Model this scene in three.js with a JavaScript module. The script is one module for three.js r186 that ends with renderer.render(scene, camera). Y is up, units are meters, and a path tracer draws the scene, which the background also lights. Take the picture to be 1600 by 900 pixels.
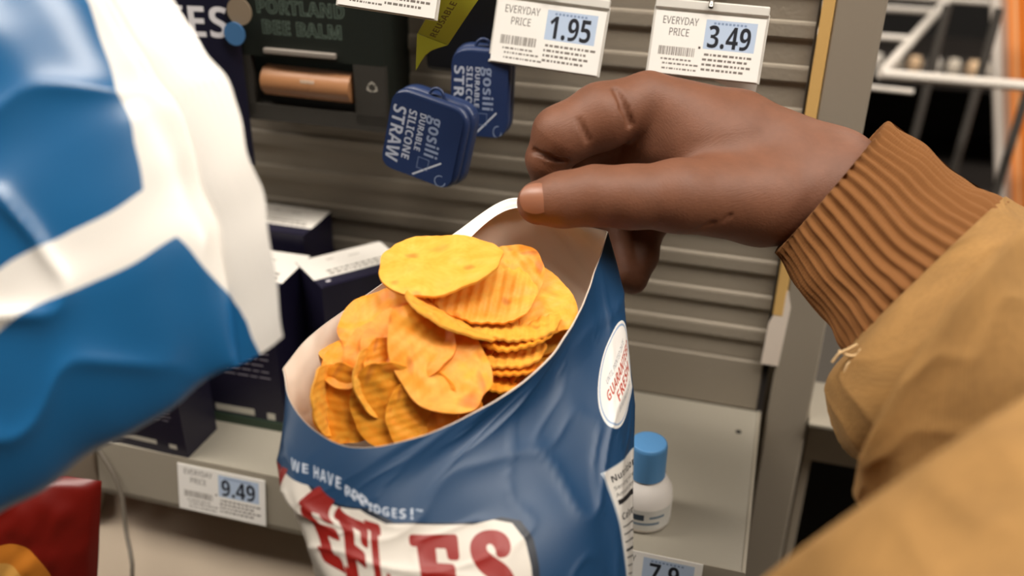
import * as THREE from 'three';
import { RoundedBoxGeometry } from 'three/addons/geometries/RoundedBoxGeometry.js';
import { MarchingCubes } from 'three/addons/objects/MarchingCubes.js';
import { mergeGeometries, mergeVertices } from 'three/addons/utils/BufferGeometryUtils.js';
import { RectAreaLightUniformsLib } from 'three/addons/lights/RectAreaLightUniformsLib.js';
import { createNoise3D, createNoise2D } from 'simplex-noise';

// ---------------------------------------------------------------- camera, light, exposure
RectAreaLightUniformsLib.init();
const scene = new THREE.Scene();
scene.background = new THREE.Color(0x050505);
const camera = new THREE.PerspectiveCamera(33.398, 1600 / 900, 0.02, 30);
camera.position.set(0.1840, 0.4438, 0.6637);
camera.up.set(-0.1389, 0.8829, -0.4486);
camera.lookAt(-0.0519, -0.0257, -0.1872);
camera.focus = 0.545;
camera.userData.fStop = 3.6;
const renderer = new THREE.WebGLRenderer();
renderer.toneMapping = THREE.LinearToneMapping;
renderer.toneMappingExposure = 1.13;
renderer.shadowMap.enabled = true;
// ceiling light panels: [x, z, width, depth]; built as fittings with the ceiling below
const LAMP_COLOR = new THREE.Color(1.0, 0.925, 0.83), LAMP_POWER = 14.5;
const LAMPS = [[-0.85, 0.55, 1.2, 0.5], [0.85, 0.55, 1.2, 0.5], [2.6, 0.55, 1.2, 0.5], [-2.6, 0.55, 1.2, 0.5], [0.9, -1.9, 1.2, 0.5]];

// ---------------------------------------------------------------- helpers
function mulberry(seed) { return () => { seed |= 0; seed = seed + 0x6D2B79F5 | 0; let t = Math.imul(seed ^ seed >>> 15, 1 | seed); t = t + Math.imul(t ^ t >>> 7, 61 | t) ^ t; return ((t ^ t >>> 14) >>> 0) / 4294967296; }; }
const rnd = mulberry(7), n3 = createNoise3D(mulberry(11)), n2 = createNoise2D(mulberry(23));
const V = a => new THREE.Vector3(a[0], a[1], a[2]);
const R = d => d * Math.PI / 180;
const used = {};
const numbered = n => { used[n] = (used[n] ?? -1) + 1; return used[n] ? n + '_' + String(used[n]).padStart(3, '0') : n; };
function tag(o, label, category, group) { o.userData.label = label; o.userData.category = category; if (group) o.userData.group = group; return o; }
function thing(name, label, category, pos = [0, 0, 0], group) { const g = new THREE.Group(); g.name = numbered(name); g.position.set(...pos); scene.add(g); return tag(g, label, category, group); }
function part(name, geo, mat, parent, label) { const m = new THREE.Mesh(geo, mat); m.name = name; m.castShadow = m.receiveShadow = true; parent.add(m); if (label) m.userData.label = label; return m; }
function struct(name, geo, mat) { const m = new THREE.Mesh(geo, mat); m.name = name; m.castShadow = m.receiveShadow = true; m.userData.kind = 'structure'; scene.add(m); return m; }
const box = (w, h, d, x = 0, y = 0, z = 0) => new THREE.BoxGeometry(w, h, d).translate(x, y, z);
const rbox = (w, h, d, r, x = 0, y = 0, z = 0, s = 2) => new RoundedBoxGeometry(w, h, d, s, r).translate(x, y, z);
function span(x0, x1, y0, y1, z0, z1, r = 0.001) { return rbox(x1 - x0, y1 - y0, z1 - z0, r, (x0 + x1) / 2, (y0 + y1) / 2, (z0 + z1) / 2); }
function rod(a, b, r, seg = 10) { const A = V(a), B = V(b); const g = new THREE.CylinderGeometry(r, r, A.distanceTo(B), seg); g.applyQuaternion(new THREE.Quaternion().setFromUnitVectors(new THREE.Vector3(0, 1, 0), B.clone().sub(A).normalize())); return g.translate((A.x + B.x) / 2, (A.y + B.y) / 2, (A.z + B.z) / 2); }
function wire(pts, r, seg = 40) { return new THREE.TubeGeometry(new THREE.CatmullRomCurve3(pts.map(V)), seg, r, 8); }
function canvas(w, h, draw) { const c = document.createElement('canvas'); c.width = w; c.height = h; const g = c.getContext('2d'); draw(g, w, h); const t = new THREE.CanvasTexture(c); t.colorSpace = THREE.SRGBColorSpace; t.anisotropy = 8; return t; }
function noiseTex(size, fn, srgb) { const d = new Uint8Array(size * size * 4); for (let j = 0; j < size; j++) for (let i = 0; i < size; i++) { const c = fn(i / size, j / size), k = (j * size + i) * 4; d[k] = c[0]; d[k + 1] = c[1]; d[k + 2] = c[2]; d[k + 3] = 255; } const t = new THREE.DataTexture(d, size, size); t.wrapS = t.wrapT = THREE.RepeatWrapping; t.magFilter = THREE.LinearFilter; t.minFilter = THREE.LinearMipmapLinearFilter; t.generateMipmaps = true; if (srgb) t.colorSpace = THREE.SRGBColorSpace; t.needsUpdate = true; return t; }
// tileable noise on a torus
function tn(u, v, f, k = 0) { const a = u * 6.2832, b = v * 6.2832, r = f / 6.2832; return n3(Math.cos(a) * r + 31 * k, Math.sin(a) * r + Math.cos(b) * r * 1.01, Math.sin(b) * r + 17 * k); }
const g8 = v => { const c = Math.max(0, Math.min(255, v * 255)); return [c, c, c]; };
const grain = noiseTex(256, (u, v) => g8(0.5 + 0.25 * tn(u, v, 40) + 0.25 * tn(u, v, 90, 1)));
const mottle = noiseTex(256, (u, v) => g8(0.9 + 0.06 * tn(u, v, 6) + 0.04 * tn(u, v, 22, 2)), true);
const std = (color, roughness = 0.6, o = {}) => new THREE.MeshStandardMaterial({ color, roughness, ...o });
const phys = (color, roughness = 0.5, o = {}) => new THREE.MeshPhysicalMaterial({ color, roughness, ...o });
function uvBox(g, s = 1) { g = g.index ? g.toNonIndexed() : g; const p = g.attributes.position, n = g.attributes.normal, uv = new Float32Array(p.count * 2); for (let i = 0; i < p.count; i++) { const ax = Math.abs(n.getX(i)), ay = Math.abs(n.getY(i)), az = Math.abs(n.getZ(i)); let u, v; if (ay > ax && ay > az) { u = p.getX(i); v = p.getZ(i); } else if (ax > az) { u = p.getZ(i); v = p.getY(i); } else { u = p.getX(i); v = p.getY(i); } uv[2 * i] = u * s; uv[2 * i + 1] = v * s; } g.setAttribute('uv', new THREE.BufferAttribute(uv, 2)); return g; }
// grid surface from f(u,v)->[x,y,z]; closed in u when wrap is set
function gridGeo(nu, nv, f, flip = false) {
  const pos = [], uv = [], idx = [];
  for (let j = 0; j <= nv; j++) for (let i = 0; i <= nu; i++) { const p = f(i / nu, j / nv); pos.push(p.x, p.y, p.z); uv.push(i / nu, 1 - j / nv); }
  for (let j = 0; j < nv; j++) for (let i = 0; i < nu; i++) { const a = j * (nu + 1) + i, b = a + 1, c = a + nu + 1, d = c + 1; flip ? idx.push(a, b, c, b, d, c) : idx.push(a, c, b, b, c, d); }
  const g = new THREE.BufferGeometry(); g.setAttribute('position', new THREE.Float32BufferAttribute(pos, 3)); g.setAttribute('uv', new THREE.Float32BufferAttribute(uv, 2)); g.setIndex(idx); g.computeVertexNormals(); return g;
}
function weldSeam(g, nu, nv) { const n = g.attributes.normal; for (let j = 0; j <= nv; j++) { const a = j * (nu + 1), b = a + nu; const v = new THREE.Vector3(n.getX(a) + n.getX(b), n.getY(a) + n.getY(b), n.getZ(a) + n.getZ(b)).normalize(); n.setXYZ(a, v.x, v.y, v.z); n.setXYZ(b, v.x, v.y, v.z); } return g; }
function crom(a, b, c, d, t) { const o = new THREE.Vector3(); for (const k of 'xyz') { const p0 = a[k], p1 = b[k], p2 = c[k], p3 = d[k]; o[k] = 0.5 * ((2 * p1) + (-p0 + p2) * t + (2 * p0 - 5 * p1 + 4 * p2 - p3) * t * t + (-p0 + 3 * p1 - 3 * p2 + p3) * t * t * t); } return o; }
function along(list, s) { const x = s * (list.length - 1), i = Math.min(list.length - 2, Math.floor(x)), t = x - i, g = k => list[Math.max(0, Math.min(list.length - 1, k))]; return crom(g(i - 1), g(i), g(i + 1), g(i + 2), t); }

// ---------------------------------------------------------------- the shop: floor, ceiling, walls
const M = {};
M.floor = std(0x5a5249, 0.45, { map: (() => { const t = mottle.clone(); t.repeat.set(6, 6); return t; })() });
M.plaster = std(0x8d8272, 0.9);
M.ceiling = std(0xd8d2c6, 0.95);
struct('floor', box(8, 0.1, 7.4, 0, -1.05, 0.6), M.floor);
struct('ceiling', box(8, 0.1, 7.4, 0, 1.95, 0.6), M.ceiling);
struct('wall_left', box(0.1, 3.0, 7.4, -3.95, 0.45, 0.6), M.plaster);
struct('wall_right', box(0.1, 3.0, 7.4, 3.95, 0.45, 0.6), M.plaster);
struct('wall_front', box(8, 3.0, 0.1, 0, 0.45, 4.25), M.plaster);
struct('wall_back', box(8, 3.0, 0.1, 0, 0.45, -3.05), M.plaster);
M.lampFrame = std(0xe8e6e0, 0.5);
M.lampGlow = new THREE.MeshStandardMaterial({ color: 0xffffff, emissive: LAMP_COLOR, emissiveIntensity: 2.2, roughness: 0.6 });
const lampPlace = ['above the left of the display', 'above the right of the display', 'over the far right aisle', 'over the far left aisle', 'behind the slatted display'];
LAMPS.forEach(([x, z, w, d], i) => {
  const t = thing('ceiling_light', 'rectangular fluorescent ceiling light ' + lampPlace[i], 'ceiling light', [x, 1.9, z], 'ceiling lights of the shop');
  part('frame', mergeGeometries([box(w + 0.06, 0.04, 0.03, 0, -0.02, d / 2 + 0.015), box(w + 0.06, 0.04, 0.03, 0, -0.02, -d / 2 - 0.015), box(0.03, 0.04, d, w / 2 + 0.015, -0.02, 0), box(0.03, 0.04, d, -w / 2 - 0.015, -0.02, 0)]), M.lampFrame, t);
  part('diffuser', box(w, 0.02, d, 0, -0.012, 0), M.lampGlow, t);
  const l = new THREE.RectAreaLight(LAMP_COLOR, LAMP_POWER, w, d); l.position.set(0, -0.03, 0); l.rotation.x = -Math.PI / 2; l.castShadow = true; t.add(l);
});

// ---------------------------------------------------------------- slatted display wall
M.slat = std(0x9a9081, 0.62, { bumpMap: grain, bumpScale: 0.0002 });
M.metalGrey = std(0x9d9586, 0.5, { metalness: 0.1 });
M.post = std(0xa49a8b, 0.5, { metalness: 0.1 });
M.deck = std(0x979184, 0.55, { bumpMap: grain, bumpScale: 0.0001 });
M.dark = std(0x0b0908, 0.8);
{
  const t = thing('slatwall_display', 'grey brown slatted metal display wall behind the price tags', 'display wall', [0, 0, 0]);
  const P = 0.029, x0 = -0.56, x1 = 0.204;
  const s = new THREE.Shape([[-0.006, 0], [0.0005, 0.0002], [0.0005, 0.0165], [0.0022, 0.0172], [0.0028, 0.0185], [0.0028, 0.0266], [0.0023, 0.0282], [0.0008, 0.0290], [-0.006, 0.0290]].map(([z, y]) => new THREE.Vector2(z, y)));
  const slatGeo = uvBox(new THREE.ExtrudeGeometry(s, { depth: x1 - x0, bevelEnabled: false }).rotateY(Math.PI / 2).scale(1, 1, -1).translate(x0, 0, 0), 6);
  // rotateY maps shape x (depth) to -z; the scale puts it back to +z
  { const id = slatGeo.attributes.position.array; for (let i = 0; i < id.length; i += 9) for (let k = 0; k < 3; k++) { const q = id[i + 3 + k]; id[i + 3 + k] = id[i + 6 + k]; id[i + 6 + k] = q; } slatGeo.computeVertexNormals(); }
  for (let k = 0; k < 17; k++) part('slat', slatGeo, M.slat, t).position.y = 0.045 + k * P;
  part('backing_panel', box(x1 - x0, 1.55, 0.012, (x0 + x1) / 2, -0.23, -0.013), M.metalGrey, t);
  part('kick_plate', span(x0, x1, 0.0005, 0.0445, -0.006, 0.003), M.slat, t);
  part('end_trim', span(x1 - 0.001, x1 + 0.0006, 0.0445, 0.545, -0.012, 0.004, 0.0006), std(0x3a332b, 0.6), t);
}
{
  const t = thing('upright_post', 'tall grey metal upright post right of the slatted wall', 'post', [0.2285, -1, 0]);
  part('face', rbox(0.031, 1.62, 0.03, 0.002, 0, 0.81, -0.008), M.post, t);
  part('flange', rbox(0.003, 1.62, 0.012, 0.001, -0.0172, 0.81, -0.018), M.metalGrey, t);
}
{
  const t = thing('edge_strip', 'pale yellow strip standing between the slatted wall and the grey post', 'trim strip', [0.2088, 0.02, -0.0005]);
  part('strip', rbox(0.0078, 0.5, 0.004, 0.0012, 0, 0.32, 0.006), std(0xe8bd74, 0.5), t);
}
{
  const t = thing('gap_tag', 'narrow white paper tag low in the gap beside the grey post', 'tag', [0.2085, 0.047, 0.0065]);
  const s = new THREE.Shape(); s.moveTo(-0.0065, 0); s.lineTo(0.0065, 0); s.lineTo(0.0085, 0.052); s.lineTo(0.0045, 0.066); s.lineTo(-0.001, 0.05); s.lineTo(-0.0055, 0.036); s.closePath();
  part('paper', new THREE.ExtrudeGeometry(s, { depth: 0.0008, bevelEnabled: false }), std(0xf4e6d8, 0.7), t);
}

// ---------------------------------------------------------------- shelf
{
  const t = thing('metal_shelf', 'grey metal shelf with a front price rail below the slatted wall', 'shelf', [0, 0, 0]);
  const x0 = -0.268, x1 = 0.2075;
  part('deck', uvBox(span(x0, x1, -0.003, 0, 0.003, 0.19, 0.0006), 8), M.deck, t);
  const lip = new THREE.Shape([[0.1875, 0.002], [0.1895, 0.003], [0.1965, -0.036], [0.1962, -0.0405], [0.192, -0.041], [0.192, -0.039], [0.1935, -0.0365], [0.1865, -0.0005]].map(([z, y]) => new THREE.Vector2(-z, y)));
  const lg = new THREE.ExtrudeGeometry(lip, { depth: x1 - x0, bevelEnabled: false }).rotateY(Math.PI / 2).translate(x0, 0, 0);
  part('price_rail', lg, M.metalGrey, t);
  part('side_flange', span(x1 - 0.002, x1 + 0.0005, -0.03, 0.001, 0.003, 0.188, 0.0006), M.metalGrey, t);
  part('side_flange', span(x0 - 0.001, x0 + 0.0015, -0.05, 0.001, 0.003, 0.188, 0.0006), M.metalGrey, t);
  const hole = part('screw_hole', new THREE.CylinderGeometry(0.0022, 0.0022, 0.0006, 16).translate(0, 0.0002, 0), M.dark, t); hole.position.set(...[0.1928, 0, 0.0353]);
}
{
  const t = thing('lower_panel', 'beige slanted metal base panel under the shelf rail', 'base panel', [-0.04, -0.046, 0.165]);
  t.rotation.x = -0.5;
  part('panel', uvBox(span(-0.272, 0.248, -0.5, 0.0, -0.01, 0.0), 5), std(0xc6b6a2, 0.6), t);
}
{
  const t = thing('neighbour_shelf', 'end of a beige shelf left of the price rail', 'shelf', [-0.275, 0, 0]);
  const s = new THREE.Shape([[-0.003, 0.0], [-0.3, 0.0], [-0.3, -0.052], [-0.05, -0.05], [-0.023, -0.085], [-0.014, -0.082], [-0.001, -0.05]].map(([x, y]) => new THREE.Vector2(x, y)));
  part('rail', new THREE.ExtrudeGeometry(s, { depth: 0.004, bevelEnabled: true, bevelSize: 0.0008, bevelThickness: 0.0008, bevelSegments: 2 }).translate(0, 0, 0.184), std(0x9b8d7c, 0.55), t);
  part('deck', span(-0.3, -0.003, -0.003, 0, 0.003, 0.188, 0.0006), M.deck, t);
}
{
  const c = thing('cable', 'thin grey cable hanging from the left end of the price rail', 'cable', [0, 0, 0]);
  part('cord', wire([[-0.2645, -0.0002, 0.194], [-0.2503, -0.0183, 0.199], [-0.244, -0.0336, 0.203], [-0.238, -0.0578, 0.213], [-0.2238, -0.0809, 0.232], [-0.268, -0.25, 0.289], [-0.27, -0.36, 0.352]], 0.0016), std(0x6d655a, 0.5), c);
}

// ---------------------------------------------------------------- price tags
function priceTex(price, opts = {}) {
  return canvas(700, 430, (g, w, h) => {
    g.fillStyle = '#f5f2ed'; g.fillRect(0, 0, w, h);
    g.fillStyle = '#b9cbe4'; g.fillRect(w * 0.47, h * 0.08, w * 0.46, h * 0.47);
    g.fillStyle = '#4a423c'; g.textAlign = 'center';
    g.save(); g.translate(w * 0.235, h * 0.2); g.scale(0.82, 1.15); g.font = '62px sans-serif'; g.fillText('EVERYDAY', 0, 0); g.restore();
    g.save(); g.translate(w * 0.235, h * 0.38); g.scale(0.82, 1.15); g.font = '62px sans-serif'; g.fillText('PRICE', 0, 0); g.restore();
    g.fillStyle = '#10131f'; g.save(); g.translate(w * 0.695, h * 0.52); g.scale(0.84, 1.25); g.font = 'bold 170px sans-serif'; g.fillText(price, 0, 0); g.restore();
    g.fillStyle = '#7f93b5'; for (let i = 0; i < 9; i++) g.fillRect(w * (0.54 + i * 0.034), h * 0.115, w * 0.022, h * 0.035);
    const r = mulberry(price.length * 97 + (price.charCodeAt(0) || 5));
    g.fillStyle = '#6d655d'; let x = w * 0.07; while (x < w * 0.4) { const b = 2 + r() * 6; g.fillRect(x, h * 0.56, b, h * 0.14); x += b + 3 + r() * 5; }
    g.fillStyle = '#777069'; for (const [yy, a, b] of [[0.75, 0.1, 0.36], [0.82, 0.12, 0.42], [0.9, 0.12, 0.44]]) { let q = w * a; while (q < w * b) { const l = 6 + r() * 22; g.fillRect(q, h * yy, l, h * 0.028); q += l + 8; } }
    for (const [yy, a, b] of [[0.62, 0.49, 0.92], [0.7, 0.48, 0.86], [0.78, 0.48, 0.9], [0.86, 0.48, 0.84]]) { let q = w * a; while (q < w * b) { const l = 10 + r() * 26; g.fillRect(q, h * yy, l, h * 0.036); q += l + 9; } }
    if (opts.dot) { g.fillStyle = '#443c36'; g.fillRect(w * 0.43, h * 0.52, 14, 16); }
  });
}
M.paperEdge = std(0xf1ede6, 0.7);
M.clear = phys(0xffffff, 0.12, { transmission: 1, thickness: 0, ior: 1.45 });
M.plastic = phys(0xd9d6cf, 0.3);
M.steel = std(0xbab6ae, 0.3, { metalness: 0.9 });
function cardGeo(w, h, t) { return box(w, h, t); }
function card(parent, w, h, tex, name = 'card') { const m = std(0xffffff, 0.6, { map: tex }); return part(name, box(w, h, 0.0006), [M.paperEdge, M.paperEdge, M.paperEdge, M.paperEdge, m, M.paperEdge], parent); }
function hookTag(label, pos, w, h, roll, price, o = {}) {
  const t = thing('hook_price_tag', label, 'price tag', pos, 'price tags on wire hooks');
  const q = new THREE.Group(); t.rotation.set(o.tilt ?? -0.32, o.turn ?? 0, roll);
  card(t, w, h, o.tex ?? priceTex(price, o));
  const back = part('holder_plate', rbox(w + 0.003, h + 0.004, 0.0012, 0.0005, 0, 0.001, -0.0012), M.plastic, t);
  part('top_bar', rbox(w + 0.002, 0.006, 0.004, 0.001, 0, h / 2 + 0.0045, -0.0008), M.plastic, back);
  return t;
}
hookTag('white 1.95 price tag hanging right of the straw cases', [0.0385, 0.2975, 0.062], 0.0715, 0.0395, -0.055, '1.95');
hookTag('white 3.49 price tag hanging above the wrist', [0.139, 0.2995, 0.062], 0.067, 0.0375, -0.02, '3.49', { dot: true });
hookTag('white price tag cut off by the top edge above the lime card', [-0.0355, 0.343, 0.14], 0.06, 0.038, -0.07, '');
{
  // torn paper tail below the 3.49 tag
  const t = thing('paper_slip', 'torn white paper slip sticking out under the 3.49 tag', 'paper slip', [0.139, 0.278, 0.0605]);
  const s = new THREE.Shape(); s.moveTo(-0.002, 0.004); s.lineTo(0.034, 0.004); s.lineTo(0.0325, -0.0085); s.lineTo(0.026, -0.0075); s.lineTo(0.008, -0.001); s.closePath();
  part('paper', new THREE.ExtrudeGeometry(s, { depth: 0.0004, bevelEnabled: false }).translate(0, 0, -0.003), M.paperEdge, t);
}
for (const [x, y, z, l] of [[0.0385, 0.322, 0.06, 'wire hook behind the price tag beside the straw cases'], [0.139, 0.322, 0.06, 'wire hook behind the price tag above the wrist'], [-0.0355, 0.366, 0.138, 'long wire hook holding the tag at the top edge']]) {
  const t = thing('wire_hook', l, 'hook', [x, y, 0], 'wire hooks');
  part('wire', wire([[0, 0.004, 0.003], [0, 0.004, z * 0.4], [0, 0.003, z - 0.004], [0, 0.0, z - 0.0015]], 0.0016), M.steel, t);
  part('mount', rbox(0.012, 0.02, 0.003, 0.001, 0, 0.004, 0.006), M.steel, t);
}
function railTag(label, x, y, w, h, price, o = {}) {
  const t = thing('shelf_price_tag', label, 'price tag', [x, y, 0.1935 + 0.0012], 'price tags on the shelf rail');
  t.rotation.x = -0.178; t.rotation.z = o.roll ?? 0; card(t, w, h, priceTex(price, o));
  return t;
}
railTag('white price tag reading 9.49 on the shelf rail', -0.163, -0.019, 0.071, 0.037, '9.49', { dot: true });
railTag('white price tag on the rail just left of the open chip bag', -0.062, -0.019, 0.071, 0.037, '');
railTag('white price tag beginning 7.9 on the rail below the blue capped bottle', 0.146, -0.0135, 0.071, 0.037, '7.9 ');

// ---------------------------------------------------------------- hanging packs on the slatted wall
{
  const t = thing('balm_display_pack', 'dark green carton with an open window holding a copper tube', 'carton', [-0.148, 0.222, 0.0]);
  const W = 0.134, tex = canvas(1100, 800, (g, w, h) => {
    g.fillStyle = '#141b15'; g.fillRect(0, 0, w, h);
    g.textAlign = 'center'; g.strokeStyle = '#56665b'; g.lineWidth = 7; g.font = 'bold 108px sans-serif';
    g.strokeText('PORTLAND', w * 0.545, h * 0.675, 640); g.strokeText('BEE BALM', w * 0.545, h * 0.825, 640);
    g.beginPath(); g.arc(w * 0.5, h * 0.33, 70, 0, 7); g.fillStyle = '#3f5248'; g.fill();
    g.beginPath(); g.moveTo(w * 0.36, h * 0.47); g.lineTo(w * 0.37, h * 0.5); g.stroke();
  });
  const face = std(0xffffff, 0.55, { map: tex }), side = std(0x141b15, 0.6);
  part('printed_panel', box(W, 0.096, 0.006, 0, 0.0905, 0.047), [side, side, side, side, face, side], t);
  const lowTex = canvas(1100, 400, (g, w, h) => { g.fillStyle = '#37342f'; g.fillRect(0, 0, w, h); g.strokeStyle = '#b9b4a8'; g.lineWidth = 10; for (let k = 0; k < 3; k++) { g.save(); g.translate(w * 0.925, h * 0.35); g.rotate(k * 2.094); g.beginPath(); g.moveTo(-22, -16); g.lineTo(0, -34); g.lineTo(20, -18); g.stroke(); g.restore(); } });
  const low = std(0xffffff, 0.6, { map: lowTex }), lowside = std(0x37342f, 0.6);
  const wl = [lowside, lowside, lowside, lowside, low, lowside];
  part('window_side', box(0.03, 0.044, 0.006, -0.052, 0.0205, 0.047), lowside, t);
  { const g = box(0.0235, 0.044, 0.006, 0.0552, 0.0205, 0.047); const uv = g.attributes.uv; for (let i = 16; i < 20; i++) uv.setX(i, 0.82 + 0.18 * uv.getX(i)); part('window_side', g, wl, t); }
  part('window_sill', box(W, 0.012, 0.03, 0, 0.0005, 0.035), lowside, t);
  part('side_wall', box(0.002, 0.14, 0.044, -W / 2 + 0.001, 0.064, 0.022), side, t);
  part('side_wall', box(0.002, 0.14, 0.044, W / 2 - 0.001, 0.064, 0.022), side, t);
  part('back_wall', box(W, 0.14, 0.002, 0, 0.064, 0.007), side, t);
  part('inner_lip', rbox(0.056, 0.004, 0.004, 0.001, 0.004, 0.0475, 0.052), std(0x8b837a, 0.5), t);
}
{
  const t = thing('balm_tube', 'copper coloured cardboard tube lying in the dark green carton', 'tube', [-0.1425, 0.2455, 0.043]);
  t.rotation.z = -0.01;
  const prof = [[0, -0.035], [0.0104, -0.035], [0.011, -0.0343], [0.011, -0.0042], [0.0107, -0.004], [0.0107, -0.0036], [0.011, -0.0034], [0.011, 0.0343], [0.0104, 0.035], [0, 0.035]].map(p => new THREE.Vector2(...p));
  part('tube_body', new THREE.LatheGeometry(prof, 40).rotateZ(Math.PI / 2), std(0xa8764f, 0.42, { bumpMap: grain, bumpScale: 0.0001 }), t);
  part('paper_seal', box(0.011, 0.0022, 0.0006, 0.003, 0.0042, 0.0104), std(0xe0c6ae, 0.5), t);
}
{
  const t = thing('navy_pouch', 'navy hanging pouch with white lettering at the top left', 'pouch', [-0.255, 0.18, 0.052]);
  const tex = canvas(700, 900, (g, w, h) => { g.fillStyle = '#15152a'; g.fillRect(0, 0, w, h); g.fillStyle = '#e4e2e6'; g.font = 'bold 158px sans-serif'; g.textAlign = 'right'; g.fillText('IES', w * 0.965, h * 0.425, 250); });
  const m = std(0xffffff, 0.4, { map: tex });
  const g = gridGeo(24, 40, (u, v) => new THREE.Vector3((u - 0.5) * 0.13, (1 - v) * 0.17, 0.012 * Math.pow(Math.sin(u * Math.PI), 0.5) * Math.pow(Math.sin(v * Math.PI) + 0.001, 0.4)));
  part('front', g, m, t);
  part('back', gridGeo(24, 40, (u, v) => new THREE.Vector3((u - 0.5) * 0.13, (1 - v) * 0.17, -0.01 * Math.pow(Math.sin(u * Math.PI), 0.5) * Math.pow(Math.sin(v * Math.PI) + 0.001, 0.4)), true), std(0x15152a, 0.4), t);
  part('badge', new THREE.CylinderGeometry(0.0095, 0.0095, 0.0012, 24).rotateX(Math.PI / 2).translate(0.0705, 0.117, 0.006), std(0x8a7a66, 0.6), t, 'round brown badge');
  part('badge', new THREE.CylinderGeometry(0.0082, 0.0082, 0.0012, 24).rotateX(Math.PI / 2).translate(0.0655, 0.1015, 0.0075), std(0x3f6f9f, 0.6), t, 'round blue badge');
}
// silicone straw cases
function strawCase(label, pos, w, h, rot, flip) {
  const t = thing('straw_case', label, 'straw case', pos, 'navy straw cases'); t.rotation.set(...rot);
  const sh = (a, b, r) => { const s = new THREE.Shape(); s.moveTo(-a + r, -b); s.lineTo(a - r, -b); s.quadraticCurveTo(a, -b, a, -b + r); s.lineTo(a, b - r); s.quadraticCurveTo(a, b, a - r, b); s.lineTo(-a + r, b); s.quadraticCurveTo(-a, b, -a, b - r); s.lineTo(-a, -b + r); s.quadraticCurveTo(-a, -b, -a + r, -b); return s; };
  const navy = phys(0x24365f, 0.38, { clearcoat: 0.3, clearcoatRoughness: 0.3 });
  const ext = (a, b, r, d, bv) => new THREE.ExtrudeGeometry(sh(a - bv, b - bv, r), { depth: d - 2 * bv, bevelEnabled: true, bevelSize: bv, bevelThickness: bv, bevelSegments: 4, curveSegments: 10 });
  part('shell', ext(w / 2, h / 2, 0.011, 0.011, 0.003).translate(0, 0, -0.010), navy, t);
  const lid = part('lid', ext(w / 2 - 0.0006, h / 2 - 0.0006, 0.011, 0.0065, 0.0028).translate(0, 0, 0.0024), navy, t);
  const tex = canvas(600, 640, (g, W, H) => {
    g.fillStyle = '#22345d'; g.fillRect(0, 0, W, H);
    g.save(); g.translate(W * 0.03, H * 0.16); g.rotate(Math.PI / 2); g.fillStyle = '#bcc3d2'; g.textAlign = 'left';
    g.font = 'bold 150px sans-serif'; g.fillText('STRAW', 0, -8, 470); g.font = 'bold 92px sans-serif'; g.fillText('SILICONE', 0, -140, 420); g.font = 'bold 72px sans-serif'; g.fillText('DURABLE', 0, -232, 350);
    g.fillStyle = '#8f9db8'; g.font = 'bold 150px sans-serif'; g.fillText('gosili', 0, -320, 340); g.restore();
    g.strokeStyle = '#cfd5e0'; g.lineWidth = 14; g.beginPath(); g.moveTo(W * 0.46, H * 0.97); g.lineTo(W * 0.82, H * 0.70); g.stroke();
    g.lineWidth = 6; g.strokeStyle = '#6f7fa0'; g.strokeRect(W * 0.5, H * 0.72, 90, 90); g.strokeStyle = '#9fb0cc'; g.beginPath(); g.arc(W * 0.85, H * 0.93, 44, 0, 5); g.stroke();
  });
  const p = new THREE.ShapeGeometry(sh(w * 0.45, h * 0.45, 0.009), 8); { const q = p.attributes.position, v = p.attributes.uv; for (let i = 0; i < q.count; i++) v.setXY(i, q.getX(i) / (w * 0.9) + 0.5, q.getY(i) / (h * 0.9) + 0.5); }
  part('printed_face', p.translate(0, 0, 0.00905), phys(0xffffff, 0.4, { map: tex }), lid);
  part('hang_loop', new THREE.TorusGeometry(0.005, 0.0011, 8, 20, Math.PI).translate(0, h / 2 - 0.001, -0.001), navy, t);
  return t;
}
strawCase('navy straw case tilted forward in front of its twin', [-0.0315, 0.2345, 0.098], 0.058, 0.058, [-0.1, -0.12, -0.2]);
strawCase('navy straw case hanging upright beside the 1.95 tag', [-0.0065, 0.2565, 0.06], 0.042, 0.062, [-0.06, 0.12, -0.02]);
{
  const t = thing('black_pack', 'black hanging pack behind the lime card and straw cases', 'pack', [-0.025, 0.262, 0.03]);
  part('pack_body', rbox(0.058, 0.13, 0.02, 0.004, 0, 0.065, 0, 3), std(0x0d0e12, 0.4), t);
  part('header', rbox(0.05, 0.03, 0.001, 0.0004, 0, 0.143, 0), std(0x0d0e12, 0.5), t);
}
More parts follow.
